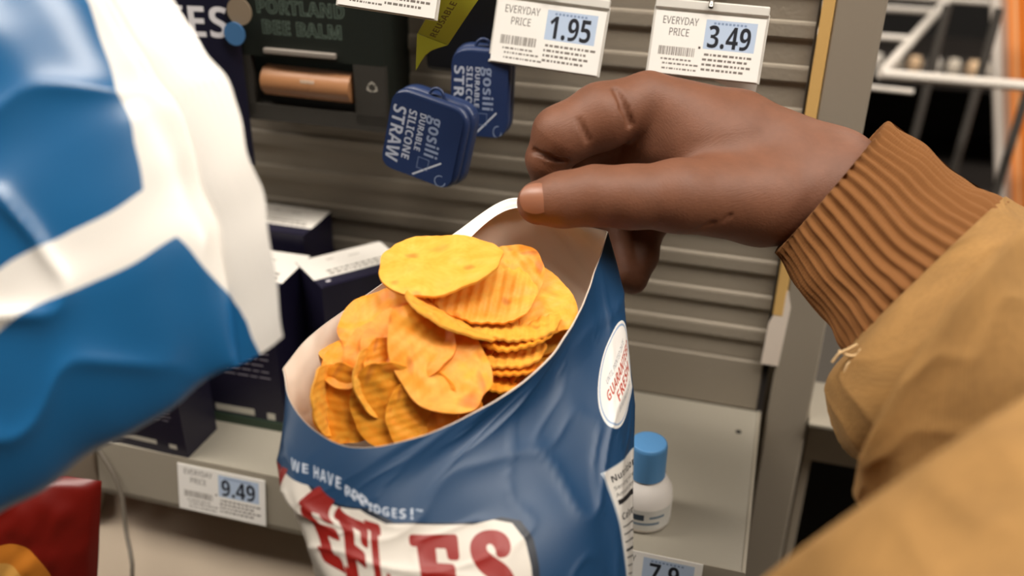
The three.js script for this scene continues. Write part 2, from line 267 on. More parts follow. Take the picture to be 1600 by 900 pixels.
{
  // lime band: a folded card strip running diagonally with a forked end
  const t = thing('lime_card', 'lime green folded card strip hanging diagonally under the top tag', 'card strip', [0, 0, 0]);
  const tex = canvas(256, 512, (g, w, h) => { g.fillStyle = '#bcbe34'; g.fillRect(0, 0, w, h); g.fillStyle = '#6e5f24'; g.save(); g.translate(w * 0.55, h * 0.98); g.rotate(-Math.PI / 2); g.font = 'bold 70px sans-serif'; g.fillText('REUSABLE', 0, 0, 230); g.restore(); });
  const a = V([-0.0287, 0.3069, 0.118]), b = V([-0.0093, 0.3015, 0.118]), c = V([0.0283, 0.3527, 0.125]), d = V([0.0076, 0.3584, 0.125]);
  const strip = gridGeo(8, 20, (u, v) => { const p = d.clone().lerp(c, u).lerp(a.clone().lerp(b, u), v); p.z += 0.003 * Math.sin(v * 3.1); return p; });
  part('strip', strip, std(0xffffff, 0.55, { map: tex, side: THREE.DoubleSide }), t);
  const e = V([-0.0312, 0.2836, 0.116]), f = V([-0.0229, 0.2964, 0.117]);
  part('tail', gridGeo(6, 6, (u, v) => a.clone().lerp(b, u).lerp(e.clone().lerp(f, u), v).add(new THREE.Vector3(0, 0, 0.0006))), std(0xbcbe34, 0.55, { side: THREE.DoubleSide }), t);
}

// ---------------------------------------------------------------- boxes and bottle on the shelf
M.navyBox = std(0x15122a, 0.45);
M.cream = std(0xd6d0c6, 0.6);
function carton(label, pos, w, h, d, turn, topTex, frontTex, band) {
  const t = thing('carton_box', label, 'box', pos, 'cartons on the shelf'); t.rotation.y = turn;
  const top = std(0xffffff, 0.6, { map: topTex }), fr = frontTex ? std(0xffffff, 0.45, { map: frontTex }) : M.navyBox;
  part('carton_body', box(w, h, d, 0, h / 2, 0), [M.navyBox, M.navyBox, top, M.navyBox, fr, M.navyBox], t);
  part('tuck_flap', box(w - 0.004, 0.0006, 0.003, 0, h + 0.0002, d / 2 - 0.0015), M.navyBox, t);
  if (band) part('base_band', box(w + 0.0016, 0.008, d + 0.0016, 0, 0.0042, 0), std(0x2c3f2f, 0.5), t, 'dark green band round the foot');
  return t;
}
const topTex = s => canvas(480, 360, (g, w, h) => { g.fillStyle = '#ece7df'; g.fillRect(0, 0, w, h); g.fillStyle = '#17142c'; g.fillRect(0, h * 0.72, w, h * 0.28); const r = mulberry(s); g.fillStyle = '#7d776f'; for (const y of [0.5, 0.6]) { let q = w * 0.2; while (q < w * 0.85) { const l = 10 + r() * 26; g.fillRect(q, h * y, l, 18); q += l + 8; } } g.fillStyle = '#aaa49b'; g.fillRect(w * 0.3, h * 0.16, 40, 10); g.fillRect(w * 0.55, h * 0.2, 60, 10); g.fillStyle = '#c9c6cc'; g.fillRect(w * 0.1, h * 0.8, 24, 20); });
const frontTex = s => canvas(400, 800, (g, w, h) => { g.fillStyle = '#151229'; g.fillRect(0, 0, w, h); const r = mulberry(s); g.fillStyle = '#8f8b96'; for (let k = 0; k < 5; k++) { let q = w * 0.3; while (q < w * 0.8) { const l = 12 + r() * 50; g.fillRect(q, h * (0.42 + k * 0.045), l, 7); q += l + 10; } } g.fillStyle = '#c8c4b8'; g.fillRect(w * 0.12, h * 0.86, w * 0.5, h * 0.05); g.fillRect(w * 0.78, h * 0.87, w * 0.1, h * 0.05); });
carton('navy box with pale printed top against the slatted wall', [-0.186, 0, 0.032], 0.066, 0.128, 0.05, 0.0, topTex(3));
carton('navy box turned askew with its pale top beside the chip bag', [-0.104, 0, 0.075], 0.07, 0.12, 0.05, 0.85, topTex(5), frontTex(8));
carton('navy box with a dark green band round its foot', [-0.173, 0, 0.104], 0.066, 0.119, 0.066, 0.02, topTex(6), frontTex(9), true);
carton('short navy box standing against the left of the price rail', [-0.2255, 0, 0.166], 0.066, 0.078, 0.038, -0.03, topTex(7), frontTex(12));
{
  const t = thing('lotion_bottle', 'small white bottle with a light blue cap on the shelf', 'bottle', [0.1365, 0, 0.152]);
  const prof = [[0, 0.0005], [0.0165, 0.0005], [0.0185, 0.002], [0.019, 0.006], [0.019, 0.02], [0.018, 0.028], [0.0145, 0.034], [0.0115, 0.037], [0.0108, 0.040], [0, 0.040]].map(p => new THREE.Vector2(...p));
  const bb = part('bottle_body', new THREE.LatheGeometry(prof, 48), phys(0xf6f0ea, 0.35, { clearcoat: 0.4 }), t);
  const cp = [[0.0112, 0.0375], [0.0125, 0.0378], [0.0122, 0.06], [0.0116, 0.0625], [0.0105, 0.063], [0, 0.063]].map(p => new THREE.Vector2(...p));
  part('cap', new THREE.LatheGeometry(cp, 48), phys(0x64a5e2, 0.4), t);
  const lab = new THREE.CylinderGeometry(0.0192, 0.0192, 0.016, 40, 1, true, -0.6, 1.9).translate(0, 0.0125, 0);
  part('label', lab, std(0xffffff, 0.5, { map: canvas(400, 160, (g, w, h) => { g.fillStyle = '#d5d4cf'; g.fillRect(0, 0, w, h); g.fillStyle = '#26384a'; g.fillRect(w * 0.1, h * 0.2, w * 0.3, h * 0.3); g.fillStyle = '#6b7f93'; g.fillRect(w * 0.5, h * 0.3, w * 0.3, h * 0.12); g.fillRect(w * 0.1, h * 0.62, w * 0.6, h * 0.12); }), side: THREE.DoubleSide }), bb);
}
{
  const t = thing('red_snack_bag', 'red snack bag with an orange print low in the left corner', 'snack bag', [-0.2606, -0.078, 0.2992]);
  t.rotation.y = 0.15; t.rotation.x = -0.35;
  const tex = canvas(512, 640, (g, w, h) => { g.fillStyle = '#6e0f06'; g.fillRect(0, 0, w, h); g.fillStyle = '#c97a28'; g.beginPath(); g.ellipse(w * 0.5, h * 0.56, w * 0.3, h * 0.27, 0.3, 0, 7); g.fill(); g.fillStyle = '#d9a050'; g.beginPath(); g.ellipse(w * 0.46, h * 0.52, w * 0.17, h * 0.14, 0.3, 0, 7); g.fill(); });
  const f = (s) => (u, v) => { const b = Math.pow(Math.sin(u * Math.PI) + 1e-4, 0.55) * Math.pow(Math.sin(v * Math.PI) + 1e-4, 0.45); return new THREE.Vector3((u - 0.5) * 0.1, 0.115 - v * 0.15, s * (0.022 * b + 0.002 * n2(u * 5, v * 6) * b)); };
  part('front', gridGeo(36, 44, f(1)), phys(0xffffff, 0.35, { map: tex }), t);
  part('back', gridGeo(36, 44, f(-1), true), phys(0x6e0f06, 0.35), t);
}

// ---------------------------------------------------------------- fixtures to the right of the post
{
  const t = thing('side_cabinet', 'grey metal cabinet with a dark opening right of the post', 'cabinet', [0.42, -1, -0.03]);
  part('front_panel', span(-0.173, 0.3, 0.952, 1.0, 0.0, 0.02), M.post, t);
  part('ledge', span(-0.1755, 0.3, 1.0, 1.0035, -0.02, 0.043), M.metalGrey, t);
  part('top', span(-0.1755, 0.3, 0.999, 1.002, -0.22, -0.02), std(0x4a443c, 0.6), t);
  part('stile', span(-0.173, -0.166, 0.3, 0.952, 0.0, 0.02), M.post, t);
  part('back', span(-0.173, 0.3, 0.0, 0.998, -0.23, -0.22), M.dark, t);
  part('side', span(-0.173, -0.165, 0.0, 0.998, -0.22, 0.0), M.dark, t);
  part('side', span(0.29, 0.3, 0.0, 0.998, -0.22, 0.0), M.dark, t);
  part('bottom', span(-0.165, 0.29, 0.3, 0.31, -0.22, 0.02), M.post, t);
}
{
  const t = thing('wire_rack', 'white wire rack shelf behind the post at the top right', 'wire rack', [0, 0, 0]);
  const wh = std(0xe4dcd2, 0.4), y = 0.17;
  part('front_rail', rod([0.29, y, -0.417], [0.62, y, -0.412], 0.0055), wh, t);
  part('front_rail', rod([0.26, y - 0.016, -0.42], [0.325, y - 0.017, -0.418], 0.003), wh, t);
  part('side_rail', rod([0.29, y, -0.417], [0.402, y, -0.862], 0.006), wh, t);
  part('cross_wire', rod([0.12, y, -0.59], [0.332, y, -0.593], 0.004), wh, t);
  part('cross_wire', rod([0.12, y, -0.765], [0.378, y, -0.772], 0.0045), wh, t);
  part('cross_wire', rod([0.12, y, -0.87], [0.7, y, -0.862], 0.0045), wh, t);
  for (let i = 0; i < 3; i++) part('hanger', rod([0.352 + i * 0.052, y + 0.06, -0.50], [0.335 + i * 0.05, -0.12, -0.46], 0.005), std(0x47433f, 0.5), t);
}
{
  const t = thing('dark_shelving', 'dark shelving unit behind the wire rack', 'shelving', [0.5, -1, -1.15]);
  part('back_panel', box(1.6, 1.5, 0.02, 0, 0.75, -0.12), M.dark, t);
  for (let k = 0; k < 4; k++) part('shelf_board', rbox(1.6, 0.02, 0.3, 0.002, 0, [0.3, 0.6, 0.84, 1.0235][k], 0.03), std(0x2a2522, 0.6), t);
}
const ordinal = ['first', 'second', 'third', 'fourth', 'fifth', 'sixth', 'seventh'];
for (let k = 0; k < 7; k++) {
  const o = part('small_jar', new THREE.LatheGeometry([[0, 0], [0.0095, 0], [0.0102, 0.001], [0.0102, 0.014], [0.008, 0.016], [0.008, 0.02], [0, 0.02]].map(p => new THREE.Vector2(...p)), 20), std([0xf1e9de, 0xe8dccb, 0xf3d0a8][k % 3], 0.35), scene);
  o.name = numbered('small_jar'); o.position.set(0.335 + k * 0.0295, 0.0336, -1.0);
  tag(o, ordinal[k] + ' pale jar from the left on the dark shelving', 'jar', 'jars on the dark shelving');
}
{
  const A = V([0.4528, 0.0268, -0.5089]), B = V([0.407, 0.2295, -0.5493]), dir = B.clone().sub(A).normalize(), foot = A.clone().addScaledVector(dir, (-1 - A.y) / dir.y);
  const t = thing('orange_banner', 'glossy orange striped sign leaning at the right edge', 'sign', foot.toArray());
  { const X = new THREE.Vector3(1, 0, 0).addScaledVector(dir, -dir.x).normalize(); t.quaternion.setFromRotationMatrix(new THREE.Matrix4().makeBasis(X, dir, X.clone().cross(dir))); }
  const tex = canvas(256, 64, (g, w, h) => { const c = ['#b9937e', '#f0934e', '#f6b27c', '#e07a2c', '#c06a44', '#e0b49c', '#f0934e', '#c98a6a']; const e = [0, 0.08, 0.15, 0.19, 0.28, 0.36, 0.5, 0.7, 1]; c.forEach((k, i) => { g.fillStyle = k; g.fillRect(w * e[i], 0, w * (e[i + 1] - e[i]) + 1, h); }); });
  const m = phys(0xffffff, 0.3, { map: tex }), s = std(0xd8cec4, 0.5);
  part('panel', box(0.09, 2.2, 0.006, 0.05, 1.1, 0), [s, s, s, s, m, s], t);
  part('frame', span(-0.0055, 0.0045, 0, 2.2, -0.004, 0.006, 0.002), s, t);
}

// ---------------------------------------------------------------- open chip bag
const rimPts = [[-0.0352, 0.1797, 0.3036], [-0.0241, 0.1734, 0.3182], [-0.0056, 0.1677, 0.3303], [0.0161, 0.1654, 0.3349], [0.0444, 0.1697, 0.3247], [0.0716, 0.1776, 0.3011], [0.0919, 0.1858, 0.2697], [0.1016, 0.1977, 0.2346], [0.1039, 0.2094, 0.204], [0.1042, 0.2186, 0.1754], [0.0801, 0.226, 0.1838], [0.0527, 0.2361, 0.1859], [0.0213, 0.2182, 0.2103], [-0.0158, 0.1949, 0.2511], [-0.032, 0.1852, 0.2809]].map(V);
const RIGHT = 9;   // index of the right extreme in rimPts
const RINGS = [
  [[-0.0223, 0.1599, 0.3204], [0.1194, 0.1902, 0.1927], [0.0479, 0.155, 0.3354], [0.0327, 0.1701, 0.2126]],
  [[-0.0143, 0.1458, 0.3307], [0.1324, 0.1573, 0.2307], [0.0591, 0.1414, 0.348], [0.0383, 0.1523, 0.2243]],
  [[-0.0028, 0.1237, 0.3444], [0.1415, 0.1277, 0.2681], [0.0719, 0.1272, 0.3605], [0.0486, 0.1245, 0.2451]],
  [[0.0126, 0.0953, 0.3605], [0.1488, 0.0935, 0.3049], [0.0852, 0.1066, 0.3741], [0.0596, 0.0869, 0.2745]],
  [[0.0248, 0.0617, 0.378], [0.1556, 0.0567, 0.3351], [0.0955, 0.0764, 0.3879], [0.0743, 0.0495, 0.3099]],
  [[0.0304, 0.0229, 0.4002], [0.1657, 0.0182, 0.3605], [0.1003, 0.0298, 0.3888], [0.0945, 0.0119, 0.3697]],
  [[0.0323, 0.0013, 0.4116], [0.1706, -0.0035, 0.3712], [0.1014, -0.0006, 0.3921], [0.101, -0.0016, 0.3908]],
].map(r => r.map(V));
const frontCurve = new THREE.CatmullRomCurve3(rimPts.slice(0, RIGHT + 1)), backCurve = new THREE.CatmullRomCurve3([...rimPts.slice(RIGHT), rimPts[0]]);
function ringPoint(k, u) {          // u 0..1 around: 0 left, 0.25 front, 0.5 right, 0.75 back
  if (k === 0) return u <= 0.5 ? frontCurve.getPointAt(Math.min(1, u * 2)) : backCurve.getPointAt(Math.min(1, u * 2 - 1));
  const [L, Rt, F, B] = RINGS[k - 1], t = u * Math.PI * 2, c = L.clone().add(Rt).multiplyScalar(0.5), w = Rt.clone().sub(L).multiplyScalar(0.5);
  const s = Math.sin(t), o = (s >= 0 ? F : B).clone().sub(c);
  return c.addScaledVector(w, -Math.cos(t)).addScaledVector(o, Math.pow(Math.abs(s), 0.9));
}
function bagPoint(u, v) { u = ((u % 1) + 1) % 1; const ks = []; for (let k = 0; k <= RINGS.length; k++) ks.push(k); const x = v * RINGS.length, i = Math.min(RINGS.length - 1, Math.floor(x)), t = x - i; const g = k => ringPoint(Math.max(0, Math.min(RINGS.length, k)), u); return crom(g(i - 1), g(i), g(i + 1), g(i + 2), t); }
function bagNormal(u, v) { const e = 0.004, a = bagPoint(u + e, v).sub(bagPoint(u - e, v)), b = bagPoint(u, Math.min(1, v + e)).sub(bagPoint(u, Math.max(0, v - e))); return b.cross(a).normalize(); }
function crinkle(u, v) {
  const cu = Math.cos(u * 6.2832) * 1.1, su = Math.sin(u * 6.2832) * 1.1, y = v * 2.6;
  const ridge = (f, o) => 1 - Math.abs(n3(cu * f + o, su * f, y * f));
  const fade = Math.min(1, v * 7), low = n3(cu * 1.3, su * 1.3 + 5, y * 1.1);
  return fade * (0.0022 * low + 0.0014 * Math.pow(ridge(0.9, 3), 9) + 0.0008 * Math.pow(ridge(1.7, 9), 12) - 0.0006) + (1 - fade) * 0.0006 * n3(cu * 3, su * 3, 2);
}
const bagTex = canvas(2048, 1400, (g, w, h) => {
  g.fillStyle = '#113c62'; g.fillRect(0, 0, w, h);
  // print laid out in fractions of the film: x round the bag, y down from the cut edge
  const at = ([x, y]) => [x * w, y * h];
  const glyph = (ch, font, tl, tr, bl, paint) => { g.save(); const [ax, ay] = at(tl), [bx, by] = at(tr), [cx, cy] = at(bl); g.font = font; const m = g.measureText(ch).width, H = 72; g.transform((bx - ax) / m, (by - ay) / m, (cx - ax) / H, (cy - ay) / H, ax, ay); g.textAlign = 'left'; g.textBaseline = 'alphabetic'; paint(ch, 0, H); g.restore(); };
  // white logo plate with a dark edge
  const plate = [[0.0, 0.36], [0.002, 0.17], [0.04, 0.135], [0.085, 0.112], [0.1215, 0.1061], [0.165, 0.141], [0.2025, 0.1842], [0.209, 0.222], [0.2141, 0.2573], [0.2633, 0.3056], [0.282, 0.325], [0.2988, 0.331], [0.312, 0.355], [0.3188, 0.405], [0.3195, 0.46], [0.3172, 0.5152], [0.31, 0.62], [0.27, 0.68], [0.16, 0.64], [0.06, 0.56], [0.0, 0.5]].map(at);
  const trace = (dx, dy) => { g.beginPath(); plate.forEach(([x, y], i) => i ? g.lineTo(x + dx, y + dy) : g.moveTo(x + dx, y + dy)); g.closePath(); };
  g.lineJoin = 'round';
  g.fillStyle = '#0b1626'; trace(12, 4); g.fill(); g.lineWidth = 16; g.strokeStyle = '#0b1626'; g.stroke();
  g.fillStyle = '#d9d2c8'; trace(0, 0); g.fill(); g.lineWidth = 10; g.strokeStyle = '#d9d2c8'; g.stroke();
  const logo = [['R', [0.012, 0.175], [0.042, 0.14], [0.012, 0.38]], ['U', [0.052, 0.135], [0.082, 0.112], [0.048, 0.37]], ['F', [0.1346, 0.1136], [0.1730, 0.1493], [0.1213, 0.3865]], ['F', [0.1808, 0.1674], [0.1986, 0.2510], [0.1471, 0.4341]], ['L', [0.2010, 0.2341], [0.2137, 0.2818], [0.1758, 0.4583]], ['E', [0.2300, 0.3141], [0.2692, 0.3454], [0.2146, 0.5031]], ['S', [0.2759, 0.3444], [0.3110, 0.3775], [0.2673, 0.5148]]];
  for (const [ch, tl, tr, bl] of logo) glyph(ch, 'bold 100px serif', tl, tr, bl, (c, x, y) => { g.fillStyle = '#8f1912'; g.strokeStyle = '#8f1912'; g.lineWidth = 9; g.strokeText(c, x, y); g.fillText(c, x, y); });
  // tag line above the logo
  for (const [ch, tl, tr, bl] of [['W', [0.0765, 0.0800], [0.0899, 0.0754], [0.0873, 0.0946]], ['E', [0.0911, 0.0739], [0.1006, 0.0690], [0.1004, 0.0876]], ['H', [0.1040, 0.0657], [0.1131, 0.0665], [0.1179, 0.0864]], ['A', [0.1137, 0.0661], [0.1235, 0.0693], [0.1294, 0.0897]], ['V', [0.1242, 0.0691], [0.1350, 0.0745], [0.1416, 0.0948]], ['E', [0.1373, 0.0758], [0.1500, 0.0830], [0.1554, 0.1022]], ['R', [0.1620, 0.0965], [0.1768, 0.1080], [0.1785, 0.1244]], ['R', [0.1776, 0.1083], [0.1944, 0.1250], [0.1929, 0.1421]], ['R', [0.1936, 0.1232], [0.2094, 0.1472], [0.2038, 0.1650]], ['I', [0.2121, 0.1646], [0.2157, 0.1705], [0.2113, 0.1932]], ['D', [0.2169, 0.1739], [0.2226, 0.1869], [0.2145, 0.2048]], ['G', [0.2235, 0.1903], [0.2289, 0.2019], [0.2193, 0.2209]], ['E', [0.2298, 0.2032], [0.2338, 0.2134], [0.2246, 0.2352]], ['S', [0.2347, 0.2146], [0.2400, 0.2219], [0.2292, 0.2458]], ['!', [0.2425, 0.2231], [0.2454, 0.2275], [0.2364, 0.2574]], ['\u2122', [0.2459, 0.2310], [0.2506, 0.2403], [0.2432, 0.2465]]])
    glyph(ch, 'bold 100px sans-serif', tl, tr, bl, (c, x, y) => { g.fillStyle = '#c3c9d6'; g.fillText(c, x, y); });
  // round freshness seal
  g.save(); g.transform(68, 50, -41, 96, 0.462 * w, 0.232 * h);
  g.beginPath(); g.arc(0, 0, 1.0, 0, 7); g.fillStyle = '#e6e3df'; g.fill(); g.beginPath(); g.arc(0, 0, 0.92, 0, 7); g.lineWidth = 0.04; g.strokeStyle = '#8fa6c4'; g.stroke();
  g.rotate(-0.72); g.scale(0.01, 0.01); g.textAlign = 'center'; g.fillStyle = '#a5321f'; g.font = 'bold 33px sans-serif'; g.fillText('GUARANTEED', 8, 6, 150); g.fillText('FRESH', 14, 38, 96); g.fillStyle = '#7a7f88'; g.font = '18px sans-serif'; g.fillText('UNTIL PRINTED DATE', 0, -28, 110); g.fillText('OR THIS SNACK IS ON US', 8, 62, 84);
  g.restore();
  // nutrition panel
  g.save(); { const [ax, ay] = at([0.4137, 0.3526]), [bx, by] = at([0.4964, 0.3856]), [cx, cy] = at([0.457, 0.5469]); g.transform((bx - ax) / 100, (by - ay) / 100, (cx - ax) / 300, (cy - ay) / 300, ax, ay); }
  g.fillStyle = '#cfccc6'; g.fillRect(0, 0, 170, 460); g.strokeStyle = '#8d99a8'; g.lineWidth = 3; g.strokeRect(2, 2, 166, 456); g.fillStyle = '#1c1c20'; g.textAlign = 'left'; g.font = 'bold 30px sans-serif'; g.fillText('Nutrition Facts', 12, 48, 150);
  g.fillRect(12, 106, 146, 14); g.font = 'bold 26px sans-serif'; g.fillText('Calories', 12, 165, 110);
  g.font = '16px sans-serif'; g.fillText('Serving size', 12, 74, 100); g.fillText('Amount per serving', 12, 96, 130);
  for (let k = 0; k < 13; k++) g.fillRect(12, 182 + k * 20, 60 + (k * 37) % 86, k % 4 === 3 ? 6 : 3);
  g.restore();
});
{
  const t = thing('open_chip_bag', 'open blue chip bag held by the hand and full of ridged chips', 'chip bag', [0, 0, 0]);
  const NU = 220, NV = 150;
  const outer = weldSeam(gridGeo(NU, NV, (u, v) => bagPoint(u, v).addScaledVector(bagNormal(u, v), crinkle(u, v))), NU, NV);
  part('outer_film', outer, phys(0xffffff, 0.46, { map: bagTex }), t);
  const NW = 60;
  const inner = weldSeam(gridGeo(NU, NW, (u, v) => bagPoint(u, v * 0.8).addScaledVector(bagNormal(u, v * 0.8), crinkle(u, v * 0.8) - 0.0008), true), NU, NW);
  part('inner_foil', inner, phys(0xf2e2d0, 0.42), t, 'pale inner lining');
  const lip = gridGeo(NU, 4, (u, v) => { const p = bagPoint(u, 0), n = bagNormal(u, 0), d = crinkle(u, 0); const a = v * Math.PI; return p.addScaledVector(n, d - 0.0004 + 0.0005 * Math.cos(a)).add(new THREE.Vector3(0, 0.0006 * Math.sin(a), 0)); }, true);
  part('cut_edge', lip, std(0xd8cabc, 0.5), t);
  const mid = rimPts.reduce((a, b) => a.add(b), new THREE.Vector3()).multiplyScalar(1 / rimPts.length);
  const fold = gridGeo(120, 10, (u, v) => { const q = 0.20 + 0.42 * u, p = backCurve.getPointAt(q), inw = mid.clone().sub(p); inw.y = 0; inw.normalize(); const w = 0.0135 * Math.pow(Math.sin(Math.PI * u), 0.5); return p.addScaledVector(inw, v * w).add(new THREE.Vector3(0, 0.0012 + 0.0007 * Math.sin(v * 14) - v * w * 0.55, 0)); }, true);
  part('folded_seal', fold, phys(0xf4ece2, 0.4, { side: THREE.DoubleSide }), t, 'white crimped seal strip folded in along the back');
}

// ---------------------------------------------------------------- ridged chips
const chipTex = [0, 1, 2].map(k => noiseTex(256, (u, v) => {
  const a = 0.5 + 0.5 * tn(u, v, 5, k + 3), b = 0.5 + 0.5 * tn(u, v, 17, k + 8), c = Math.max(0, Math.min(1, (tn(u, v, 3, k + 14) - 0.6) * 2.5));
  const w = 0.6 * a + 0.4 * b; return [243 - 5 * w - 30 * c, [158, 146, 134][k] + 24 * w - 40 * c, [46, 26, 18][k] + 32 * w - 14 * c];
}, true));
const chipMat = chipTex.map((t, k) => phys(0xffffff, 0.55, { map: t, sheen: 0.1 }));
function chipGeo(seed, a, b, bend, twist, ripple = 0.0001) {
  const r = mulberry(seed), NX = 90, NZ = 26, ph = r() * 6, edge = th => 1 + 0.05 * Math.sin(2 * th + ph) + 0.035 * Math.sin(3 * th + ph * 2) + 0.02 * Math.sin(7 * th + ph);
  const f = side => (u, v) => {
    const x = (u * 2 - 1), zz = (v * 2 - 1); const th = Math.atan2(zz, x);
    const X = x * Math.sqrt(Math.max(0, 1 - zz * zz * 0.5)), Z = zz * Math.sqrt(Math.max(0, 1 - x * x * 0.5)), e = edge(th);
    const px = X * a * e, pz = Z * b * e;
    const y = bend * (X * X) * a * 0.5 + twist * X * Z * a * 0.5 - 0.15 * bend * Z * Z * b + ripple * Math.sin(px / 0.0033 * 6.2832 * 0.62) + 0.0008 * n2(X * 1.6 + seed, Z * 1.6);
    return new THREE.Vector3(px, y + side * 0.00075, pz);
  };
  const top = gridGeo(NX, NZ, f(1)), bot = gridGeo(NX, NZ, f(-1), true);
  // side wall along the border
  const border = []; for (let i = 0; i <= NX; i++) border.push([i / NX, 0]); for (let j = 1; j <= NZ; j++) border.push([1, j / NZ]); for (let i = NX - 1; i >= 0; i--) border.push([i / NX, 1]); for (let j = NZ - 1; j >= 0; j--) border.push([0, j / NZ]);
  const nB = border.length - 1, side = gridGeo(nB, 1, (u, v) => f(v ? -1 : 1)(...border[Math.round(u * nB)]), true);
  return mergeGeometries([top, bot, side]);
}
const chipGeos = [chipGeo(1, 0.033, 0.0255, 0.18, 0.1), chipGeo(2, 0.029, 0.0245, 0.28, -0.12), chipGeo(3, 0.027, 0.022, 0.12, 0.2), chipGeo(4, 0.031, 0.021, 0.34, 0.05), chipGeo(5, 0.024, 0.0215, 0.2, -0.2), chipGeo(6, 0.029, 0.0235, 0.2, -0.1, 0.00045), chipGeo(8, 0.028, 0.022, 0.26, 0.08, 0.0005)];
function chip(c, n, dir, gi, s, mi, label) {
  const m = new THREE.Mesh(chipGeos[gi], chipMat[mi]); m.name = numbered('potato_chip'); m.castShadow = m.receiveShadow = true;
  const Y = V(n).normalize(), X = V(dir); X.addScaledVector(Y, -X.dot(Y)).normalize(); const Z = X.clone().cross(Y);
  m.quaternion.setFromRotationMatrix(new THREE.Matrix4().makeBasis(X, Y, Z)); m.position.set(...c); m.scale.setScalar(s);
  scene.add(m); return tag(m, label, 'chip', 'ridged chips in the open bag');
}
const CHIPS = [
  [[0.0293, 0.2211, 0.2453], [-0.0005, 0.9792, 0.1885], [0.9646, -0.0053, -0.2646], 0, 0.98, 0, 'pale large ridged chip lying on top of the heap'],
  [[0.05, 0.2068, 0.2404], [0.2272, 0.9319, 0.2925], [0.9896, -0.1642, -0.1838], 5, 1.0, 0, 'ridged chip tucked under the top chip, ridges showing'],
  [[0.0769, 0.198, 0.2284], [0.3099, 0.8939, 0.3258], [0.5236, -0.8779, 0.3392], 1, 0.85, 0, 'round pale chip at the right back of the heap'],
  [[0.0619, 0.2079, 0.2236], [0.267, 0.7468, 0.6069], [0.6861, 0.5396, -0.488], 4, 0.8, 1, 'chip with a pointed tip behind the top chip'],
  [[0.0687, 0.1926, 0.2466], [-0.0189, 0.9909, -0.0949], [0.9757, -0.076, -0.2287], 5, 0.87, 0, 'uppermost of the stacked chips seen edge-on at the right'],
  [[0.0686, 0.1888, 0.2522], [-0.0527, 0.9848, -0.1409], [0.9548, 0.0565, -0.296], 6, 0.83, 1, 'second of the stacked chips seen edge-on at the right'],
  [[0.0655, 0.1841, 0.2592], [0.0463, 0.9834, -0.0853], [0.9896, -0.1642, -0.1838], 5, 0.83, 0, 'third of the stacked chips seen edge-on at the right'],
  [[0.0664, 0.1808, 0.2643], [0.1644, 0.9522, -0.1832], [0.9965, -0.2084, -0.1614], 6, 0.78, 2, 'fourth of the stacked chips seen edge-on at the right'],
  [[0.061, 0.1771, 0.2725], [0.2465, 0.9402, -0.1876], [1.0035, -0.2525, -0.1389], 5, 0.74, 1, 'lowest of the stacked chips seen edge-on at the right'],
  [[0.0415, 0.2028, 0.2673], [0.3959, 0.8223, -0.399], [0.8966, -0.4308, -0.0109], 0, 0.8, 0, 'thin chip standing edge-on below the top chip'],
  [[0.0428, 0.1912, 0.2886], [0.3378, 0.7473, 0.5635], [0.7554, -0.6361, 0.1415], 3, 1.02, 1, 'long orange chip in the middle front of the heap'],
  [[0.0097, 0.1971, 0.2722], [-0.094, 0.8887, 0.4407], [0.9201, 0.2772, -0.4081], 2, 1.0, 1, 'chip below the left end of the top chip'],
  [[0.026, 0.1948, 0.2831], [0.0373, 0.8439, 0.5348], [0.7427, -0.4328, 0.0328], 4, 1.0, 2, 'deep orange chip left of the middle chip'],
  [[0.0012, 0.1695, 0.3086], [0.0532, 0.347, 0.9339], [0.0054, 0.8847, -0.4897], 2, 0.78, 1, 'chip standing upright at the front left corner'],
  [[0.0244, 0.172, 0.3055], [0.329, 0.3286, 0.8792], [-0.3793, 0.8798, -0.3802], 1, 0.8, 1, 'chip standing upright second from the left front'],
  [[-0.0089, 0.1696, 0.3078], [0.9894, 0.1433, -0.0244], [-0.1879, 0.9755, -0.2511], 2, 0.7, 0, 'chip on edge against the left wall of the bag'],
  [[0.0117, 0.1799, 0.2999], [0.9171, 0.3055, 0.0943], [-0.5717, 0.8773, -0.3255], 3, 0.62, 0, 'narrow chip leaning between the two front left chips'],
  [[0.0381, 0.171, 0.2975], [-0.2827, 0.3882, 0.8515], [-0.5236, 0.8779, -0.3392], 2, 0.85, 2, 'shaded chip leaning behind the long orange chip'],
  [[0.0502, 0.1678, 0.2959], [-0.1724, 0.4176, 0.8752], [-0.716, 0.8755, -0.2845], 4, 0.8, 2, 'shaded chip at the front rim below the long orange chip'],
  [[0.0373, 0.1667, 0.3048], [0.4809, 0.3655, 0.7933], [-0.4274, 0.8792, -0.3666], 2, 0.68, 1, 'narrow upright chip third from the left front'],
  [[0.0112, 0.191, 0.2893], [0.0125, 0.7738, 0.6273], [0.9212, -0.342, -0.0667], 4, 0.72, 2, 'deep orange chip above the upright front chips'],
  [[0.0004, 0.1858, 0.2928], [-0.0987, 0.8794, 0.4237], [0.934, 0.1889, -0.3633], 4, 0.75, 1, 'small chip high at the left of the heap'],
  [[0.0192, 0.1865, 0.2942], [0.6419, 0.5583, 0.4542], [-0.4274, 0.8792, -0.3666], 4, 0.62, 1, 'small chip leaning at the centre left'],
];
CHIPS.forEach(c => chip(...c));
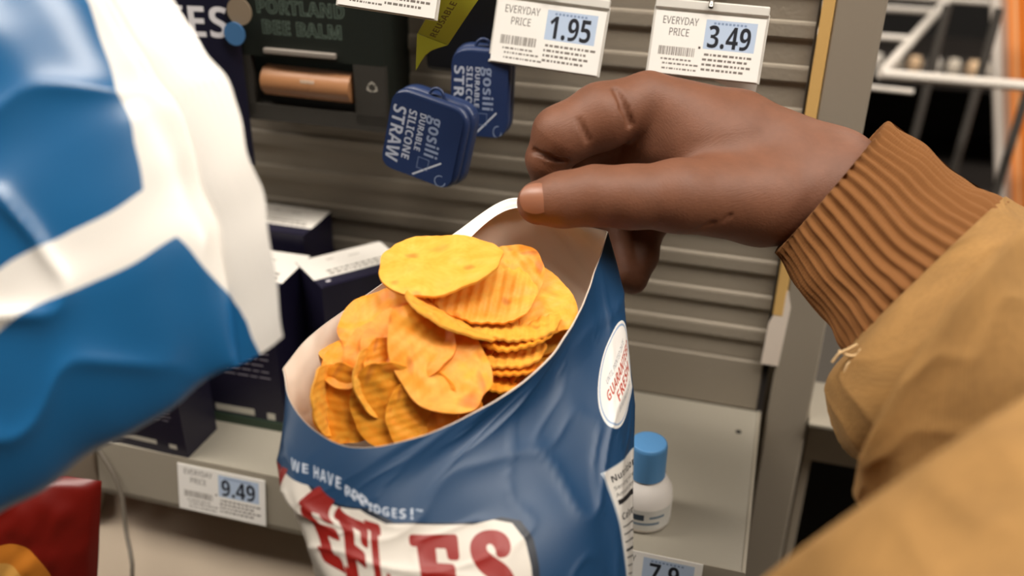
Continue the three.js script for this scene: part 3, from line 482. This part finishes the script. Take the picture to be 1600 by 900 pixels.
// the next layer down, showing between the ones above
const FILL = [[[0.0046, 0.1624, 0.2775], 'deep in the front left corner'], [[0.0122, 0.1656, 0.2865], 'below the two upright front chips'], [[0.0286, 0.1662, 0.2793], 'below the middle of the front rim'], [[-0.0025, 0.1771, 0.2714], 'below the small left chip'], [[0.0201, 0.1745, 0.27], 'under the deep orange chip'], [[0.0402, 0.1792, 0.2618], 'under the long orange chip'], [[0.0592, 0.1749, 0.2554], 'under the edge-on stack'], [[0.0734, 0.1738, 0.2439], 'below the right end of the stack'], [[0.0522, 0.1836, 0.2385], 'under the ridged chip'], [[0.0785, 0.1794, 0.23], 'under the round pale chip'], [[0.0284, 0.1921, 0.2322], 'under the top chip'], [[0.0558, 0.1906, 0.2207], 'at the back under the pointed chip'], [[0.0089, 0.1877, 0.2447], 'at the back left'], [[0.0556, 0.1665, 0.2716], 'at the right of the front rim']];
FILL.forEach(([c, l], i) => chip(c, [-0.15 + 0.5 * (rnd() - 0.5), 0.8, 0.4 + 0.5 * (rnd() - 0.5)], [1, 0, rnd() - 0.5], i % 5, 0.8, i % 3, 'half hidden ridged chip ' + l));

// ---------------------------------------------------------------- second chip bag at the left
const bag2Tex = canvas(1024, 1024, (g, w, h) => {
  g.fillStyle = '#1c6094'; g.fillRect(0, 0, w, h);
  g.fillStyle = '#f0ebe4';
  g.beginPath(); [[0, 1], [0.11, 1], [0.127, 0.7235], [0.152, 0.58], [0.178, 0.455], [0.186, 0.37], [0.31, 0.375], [0.437, 0.37], [1, 0.385], [1, 0.295], [0.47, 0.2846], [0.318, 0.278], [0.163, 0.2626], [0.146, 0.23], [0.104, 0.1435], [0.072, 0.07], [0.053, 0.0], [0, 0]].forEach(([x, y], k) => k ? g.lineTo(x * w, y * h) : g.moveTo(x * w, y * h)); g.closePath(); g.fill();
});
{
  const t = thing('sealed_chip_bag', 'blue chip bag with white band tilted close at the left edge', 'chip bag', [0, 0, 0]);
  const Q = V([0.0043, 0.2409, 0.3612]), E1 = V([-0.1476, 0.1487, 0.4894]).sub(Q), E2 = V([-0.0863, 0.4224, 0.3097]).sub(Q), N = E2.clone().cross(E1).normalize();
  if (N.z < 0) N.negate();
  const prof = (u, v) => { const a = Math.min(1, Math.max(0, (u - 0.10) / 0.42)), b = Math.min(1, Math.max(0, (v - 0.0) / 0.3)) * Math.min(1, Math.max(0, (1 - v) / 0.3)), c = Math.min(1, (1 - u) / 0.3); return Math.sqrt(Math.sin(a * Math.PI / 2) * Math.sin(Math.min(1, b) * Math.PI / 2) * Math.max(0, c) + 1e-5); };
  const surf = side => (u, v) => {
    const h = prof(u, v), sealW = u < 0.1 ? 0.0009 * Math.sin(u * 520) : 0;
    const fold = 0.004 * (1 - Math.abs(n2(u * 2.2 + v * 1.4, v * 2.6 - u * 1.8))) ** 4 + 0.0016 * n2(u * 3, v * 3 + 4);
    const curl = 0.012 * Math.pow(Math.max(0, 0.2 - u) / 0.2, 2) * Math.sin(v * 5 + 1);
    return Q.clone().addScaledVector(E1, u - 0.06 * Math.sin(Math.PI * Math.min(1, v * 1.25)) * (1 - u) + 0.012 * (1 - u) * n2(v * 6, 2)).addScaledVector(E2, v + 0.01 * n2(u * 5, 7) * (v < 0.5 ? 1 : 0)).addScaledVector(N, side * (0.026 * h + 0.0005 + fold * h) + sealW + curl);
  };
  part('front_film', gridGeo(160, 160, surf(1), false), phys(0xffffff, 0.3, { map: bag2Tex, clearcoat: 0.3, clearcoatRoughness: 0.25, side: THREE.DoubleSide }), t);
  part('back_film', gridGeo(100, 100, surf(-1), true), phys(0xffffff, 0.32, { map: bag2Tex, side: THREE.DoubleSide }), t);
}

// ---------------------------------------------------------------- the person: hand and sleeve
const person = thing('person', 'right hand in a tan jacket sleeve gripping the open chip bag', 'person', [0, 0, 0]);
const smin = (a, b, k) => { const h = Math.max(k - Math.abs(a - b), 0) / k; return Math.min(a, b) - h * h * k * 0.25; };
const smax = (a, b, k) => -smin(-a, -b, k);
function cap(p, a, b, ra, rb) { const bx = b[0] - a[0], by = b[1] - a[1], bz = b[2] - a[2], px = p[0] - a[0], py = p[1] - a[1], pz = p[2] - a[2]; const t = Math.max(0, Math.min(1, (px * bx + py * by + pz * bz) / (bx * bx + by * by + bz * bz))); const dx = px - bx * t, dy = py - by * t, dz = pz - bz * t; return Math.sqrt(dx * dx + dy * dy + dz * dz) - (ra + (rb - ra) * t); }
const chain = (p, c, k) => { let d = 9; for (let i = 0; i < c.length - 1; i++) d = smin(d, cap(p, c[i][0], c[i + 1][0], c[i][1], c[i + 1][1]), k); return d; };
const PALM = [
  [[[0.2646, 0.2213, 0.1588], 0.032], [[0.2184, 0.243, 0.1244], 0.030], [[0.1652, 0.2665, 0.1203], 0.0225], [[0.1147, 0.2822, 0.1303], 0.0165]],
  [[[0.2196, 0.2359, 0.1103], 0.028], [[0.1126, 0.2621, 0.1114], 0.0165]],
  [[[0.2213, 0.2252, 0.0981], 0.025], [[0.1202, 0.2377, 0.0969], 0.016]],
  [[[0.1418, 0.2398, 0.1156], 0.018], [[0.0878, 0.2374, 0.1261], 0.0135]],
  [[[0.2218, 0.2218, 0.0998], 0.024], [[0.1377, 0.2149, 0.0929], 0.015]],
];
const WEB = [[[0.1567, 0.26, 0.138], 0.019], [[0.1256, 0.2578, 0.1337], 0.0155]];
const THUMB = [[[0.2188, 0.2401, 0.1317], 0.0285], [[0.1848, 0.2397, 0.1531], 0.0250], [[0.1416, 0.2471, 0.1798], 0.0190], [[0.1174, 0.2474, 0.1899], 0.0162], [[0.0994, 0.2481, 0.1957], 0.0153], [[0.0832, 0.2457, 0.2003], 0.0140], [[0.0705, 0.2433, 0.2028], 0.0118]];
const FINGERS = [
  [[[0.1147, 0.2822, 0.1303], 0.0160], [[0.0914, 0.2754, 0.1452], 0.0186], [[0.0715, 0.2659, 0.1571], 0.0168], [[0.0645, 0.2519, 0.1586], 0.0125], [[0.065, 0.2328, 0.1537], 0.0105]],
  [[[0.1126, 0.2621, 0.1114], 0.0155], [[0.0764, 0.2498, 0.1306], 0.0150], [[0.0715, 0.2335, 0.1351], 0.0118], [[0.0751, 0.2154, 0.1406], 0.0100]],
  [[[0.1202, 0.2377, 0.0969], 0.0150], [[0.0861, 0.2157, 0.1115], 0.0125], [[0.098, 0.1945, 0.1246], 0.0115], [[0.1087, 0.1753, 0.1393], 0.0100]],
  [[[0.1377, 0.2149, 0.0929], 0.0140], [[0.117, 0.196, 0.1067], 0.0120], [[0.1166, 0.1807, 0.1223], 0.0110], [[0.115, 0.1716, 0.1372], 0.0095]],
];
const GROOVES = [
  [[0.0997, 0.2933, 0.1511], [0.1054, 0.2852, 0.1559], 0.0020], [[0.1054, 0.2852, 0.1559], [0.1094, 0.2759, 0.1552], 0.0020], [[0.0832, 0.2793, 0.1677], [0.0885, 0.2685, 0.1684], 0.0013], [[0.0588, 0.2595, 0.1691], [0.0679, 0.2587, 0.1715], 0.0016], [[0.0679, 0.2587, 0.1715], [0.0771, 0.2562, 0.1698], 0.0018],
  [[0.1532, 0.2322, 0.1937], [0.1612, 0.2382, 0.1905], 0.0010], [[0.166, 0.2368, 0.1899], [0.1698, 0.2422, 0.1876], 0.0007],
];
function handSdf(p) {
  let d = 9; for (const c of PALM) d = smin(d, chain(p, c, 0.006), 0.016);
  d = smin(d, chain(p, WEB, 0.006), 0.02);
  d = smin(d, chain(p, THUMB, 0.006), 0.012);
  for (const f of FINGERS) d = smin(d, chain(p, f, 0.004), 0.0035);
  for (const [a, b, r] of GROOVES) d = smax(d, -cap(p, a, b, r, r), 0.0025);
  return d;
}
{
  const lo = [9, 9, 9], hi = [-9, -9, -9]; for (const [q, r] of [...PALM.flat(), ...THUMB, ...FINGERS.flat()]) for (let k = 0; k < 3; k++) { lo[k] = Math.min(lo[k], q[k] - r - 0.008); hi[k] = Math.max(hi[k], q[k] + r + 0.008); }
  const N = 132, mc = new MarchingCubes(N, new THREE.MeshBasicMaterial(), false, false, 300000); mc.isolation = 0;
  const ctr = lo.map((v, k) => (v + hi[k]) / 2), hf = lo.map((v, k) => (hi[k] - v) / 2);
  let q = 0; for (let k = 0; k < N; k++) for (let j = 0; j < N; j++) for (let i = 0; i < N; i++) mc.field[q++] = -handSdf([ctr[0] + hf[0] * (i - N / 2) / (N / 2), ctr[1] + hf[1] * (j - N / 2) / (N / 2), ctr[2] + hf[2] * (k - N / 2) / (N / 2)]);
  mc.update();
  const pos = new Float32Array(mc.count * 3); for (let i = 0; i < mc.count; i++) for (let k = 0; k < 3; k++) pos[3 * i + k] = ctr[k] + hf[k] * mc.positionArray[3 * i + k];
  let g = new THREE.BufferGeometry(); g.setAttribute('position', new THREE.BufferAttribute(pos, 3)); g = mergeVertices(g, 1e-5);
  const P = g.attributes.position, nn = new Float32Array(P.count * 3), uv = new Float32Array(P.count * 2), col = new Float32Array(P.count * 3), e = 0.0006;
  for (let i = 0; i < P.count; i++) { const p = [P.getX(i), P.getY(i), P.getZ(i)], d = [0, 1, 2].map(k => { const a = [...p], b = [...p]; a[k] += e; b[k] -= e; return handSdf(a) - handSdf(b); }), l = Math.hypot(...d) || 1; for (let k = 0; k < 3; k++) nn[3 * i + k] = d[k] / l; uv[2 * i] = (p[0] + p[2] * 0.6) * 14; uv[2 * i + 1] = (p[1] - p[2] * 0.5) * 14; const m = 1 + 0.07 * n3(p[0] * 60, p[1] * 60, p[2] * 60) + 0.05 * n3(p[0] * 240, p[1] * 240, p[2] * 240); col[3 * i] = m; col[3 * i + 1] = m * 0.99; col[3 * i + 2] = m * 0.98; }
  g.setAttribute('normal', new THREE.BufferAttribute(nn, 3)); g.setAttribute('uv', new THREE.BufferAttribute(uv, 2)); g.setAttribute('color', new THREE.BufferAttribute(col, 3));
  // keep every triangle turned outwards
  { const id = g.index.array, a = new THREE.Vector3(), b = new THREE.Vector3(), c = new THREE.Vector3(); for (let i = 0; i < id.length; i += 3) { a.fromBufferAttribute(P, id[i]); b.fromBufferAttribute(P, id[i + 1]); c.fromBufferAttribute(P, id[i + 2]); b.sub(a); c.sub(a); b.cross(c); const k = id[i] * 3; if (b.x * nn[k] + b.y * nn[k + 1] + b.z * nn[k + 2] < 0) { const s = id[i + 1]; id[i + 1] = id[i + 2]; id[i + 2] = s; } } }
  part('body', g, phys(0x764c37, 0.58, { vertexColors: true, bumpMap: grain, bumpScale: 0.00012, sheen: 0.15, sheenRoughness: 0.6 }), person, 'brown skinned right hand, thumb in front');
  // thumb nail
  const c = V([0.0709, 0.2504, 0.2131]), nY = V([-0.0755, 0.5129, 0.8545]).normalize(), X = V([1.0485, 0.1502, 0.0377]); X.addScaledVector(nY, -X.dot(nY)).normalize(); const Z = X.clone().cross(nY);
  const nail = gridGeo(20, 16, (u, v) => { const x = u * 2 - 1, z = v * 2 - 1, X0 = x * Math.sqrt(1 - z * z * 0.42), Z0 = z * Math.sqrt(1 - x * x * 0.42); return new THREE.Vector3(X0 * 0.0086, -0.0030 * Z0 * Z0 - 0.0014 * X0 * X0 + 0.0007, Z0 * 0.0082); });
  nail.applyMatrix4(new THREE.Matrix4().makeBasis(X, nY, Z)).translate(c.x, c.y, c.z);
  part('thumb_nail', nail, phys(0x96644c, 0.35, { side: THREE.DoubleSide }), person, 'lighter thumb nail');
}
function tube(rings, nu, nv, disp, power = 1) {
  const C = rings.map(r => V(r[0])), A = rings.map(r => V(r[1])), B = rings.map(r => V(r[2]));
  return weldSeam(gridGeo(nu, nv, (u, v) => { const c = along(C, v), a = along(A, v), b = along(B, v), t = u * Math.PI * 2; const ct = Math.cos(t), st = Math.sin(t); const d = a.clone().multiplyScalar(ct).addScaledVector(b, st); const L = d.length(); return c.add(d.multiplyScalar(1 + disp(u, v) / L)); }), nu, nv);
}
const knit = noiseTex(128, (u, v) => g8(0.5 + 0.3 * Math.sin(v * 6.2832 * 16) + 0.2 * tn(u, v, 30)));
{
  const cuffRings = [[[0.2226, 0.2439, 0.1403], [0.0202, 0.0271, -0.0206], [-0.0003, 0.0113, 0.0291]], [[0.2201, 0.2464, 0.1396], [0.0237, 0.0312, -0.0238], [-0.0005, 0.0132, 0.0346]], [[0.2235, 0.2443, 0.141], [0.0249, 0.0321, -0.0246], [-0.0009, 0.0142, 0.0365]], [[0.2379, 0.2355, 0.1502], [0.028, 0.033, -0.026], [-0.0029, 0.016, 0.039]], [[0.2545, 0.2255, 0.1628], [0.0301, 0.0321, -0.0261], [-0.0058, 0.0179, 0.0411]], [[0.2654, 0.2207, 0.1718], [0.0326, 0.0337, -0.0276], [-0.0071, 0.0195, 0.0429]], [[0.2734, 0.2173, 0.1785], [0.0348, 0.0351, -0.029], [-0.0081, 0.0205, 0.0438]]];
  const NR = 46, NU = NR * 8;
  const g = tube(cuffRings, NU, 60, (u, v) => { const w = 0.25 * Math.sin(v * 9 + u * 20) * 0.3; const c = Math.cos((u * NR + w) * Math.PI * 2); return 0.0014 * (Math.sign(c) * Math.pow(Math.abs(c), 0.6)) + 0.0012 * n2(u * 9, v * 4); });
  const uv = g.attributes.uv; for (let i = 0; i < uv.count; i++) uv.setXY(i, uv.getX(i) * 16, uv.getY(i) * 5);
  part('knit_cuff', g, phys(0x7d5026, 0.95, { side: THREE.DoubleSide, bumpMap: knit, bumpScale: 0.00015, sheen: 0.4, sheenRoughness: 0.7, sheenColor: new THREE.Color(0xb98b55) }), person, 'ribbed ochre knit cuff');
  const weave = noiseTex(256, (u, v) => { const w = 0.5 + 0.25 * Math.sin((u + v) * 6.2832 * 48) + 0.25 * tn(u, v, 60); return g8(w); });
  const dye = noiseTex(256, (u, v) => { const m = 0.93 + 0.05 * tn(u, v, 4, 5) + 0.03 * tn(u, v, 30, 6); return g8(m); }, true);
  const sleeveRings = [[[0.2712, 0.2182, 0.1763], [0.0321, 0.0328, -0.027], [-0.0075, 0.0194, 0.0419]], [[0.273, 0.2173, 0.1786], [0.0351, 0.0354, -0.0293], [-0.0097, 0.0224, 0.0456]], [[0.2795, 0.2097, 0.1951], [0.0505, 0.0365, -0.0341], [-0.0134, 0.026, 0.0528]], [[0.2912, 0.1996, 0.2163], [0.0507, 0.0422, -0.0374], [-0.0123, 0.0281, 0.0514]], [[0.3094, 0.1874, 0.2297], [0.0374, 0.0439, -0.0346], [-0.0034, 0.0165, 0.0318]], [[0.2914, 0.2014, 0.2458], [0.0333, 0.0515, -0.0376], [-0.0159, 0.0264, 0.0392]], [[0.2772, 0.2165, 0.2578], [0.0315, 0.0542, -0.0386], [-0.0244, 0.0391, 0.058]], [[0.2847, 0.212, 0.27], [0.0318, 0.0554, -0.0394], [-0.02, 0.0309, 0.0508]], [[0.307, 0.1907, 0.2909], [0.0379, 0.0581, -0.0426], [-0.0103, 0.0211, 0.0311]], [[0.3225, 0.1744, 0.3084], [0.0503, 0.052, -0.0427], [-0.0013, 0.0134, 0.0235]], [[0.2833, 0.1932, 0.3325], [0.0556, 0.0428, -0.0391], [-0.0121, 0.0307, 0.0405]], [[0.2585, 0.2161, 0.3479], [0.0559, 0.0391, -0.0371], [-0.0165, 0.0463, 0.0589]], [[0.2731, 0.2081, 0.3694], [0.0631, 0.0429, -0.0412], [-0.0213, 0.052, 0.0654]], [[0.2974, 0.1961, 0.3986], [0.0732, 0.0492, -0.0475], [-0.0288, 0.0629, 0.0673]], [[0.3272, 0.1829, 0.4388], [0.0681, 0.0471, -0.0449], [-0.0409, 0.0745, 0.0642]]];
  const s = tube(sleeveRings, 200, 260, (u, v) => { const t = u * 6.2832, c = Math.cos(t), q = Math.sin(t); return 0.0022 * n3(c * 1.2, q * 1.2, v * 5) + 0.0016 * Math.pow(1 - Math.abs(n3(c * 1.6 + 4, q * 1.6, v * 9)), 3); });
  const suv = s.attributes.uv; for (let i = 0; i < suv.count; i++) suv.setXY(i, suv.getX(i) * 3, suv.getY(i) * 4);
  part('jacket_sleeve', s, phys(0xa37a44, 0.9, { side: THREE.DoubleSide, map: dye, bumpMap: weave, bumpScale: 0.0003, sheen: 0.3, sheenRoughness: 0.8, sheenColor: new THREE.Color(0xd9b27a) }), person, 'tan canvas jacket sleeve bunched in folds');
}
{
  const th = std(0xd9b98a, 0.9), g = [];
  for (const pts of [[[0.2272, 0.2026, 0.2535], [0.2298, 0.2074, 0.2525], [0.2335, 0.2098, 0.2513], [0.2371, 0.2122, 0.2502]], [[0.2334, 0.1962, 0.2553], [0.2341, 0.2027, 0.2539], [0.237, 0.2059, 0.2525], [0.2388, 0.2104, 0.2507]], [[0.2292, 0.2079, 0.2512], [0.2351, 0.2069, 0.2525], [0.241, 0.2096, 0.2505]]]) g.push(new THREE.TubeGeometry(new THREE.CatmullRomCurve3(pts.map(V)), 16, 0.0007, 5));
  part('loose_thread', mergeGeometries(g), th, person, 'frayed pale threads at the cuff seam');
}
//END
for (const o of scene.children) o.traverse(m => { if (m.isMesh) { m.castShadow = true; m.receiveShadow = true; } });
renderer.render(scene, camera);
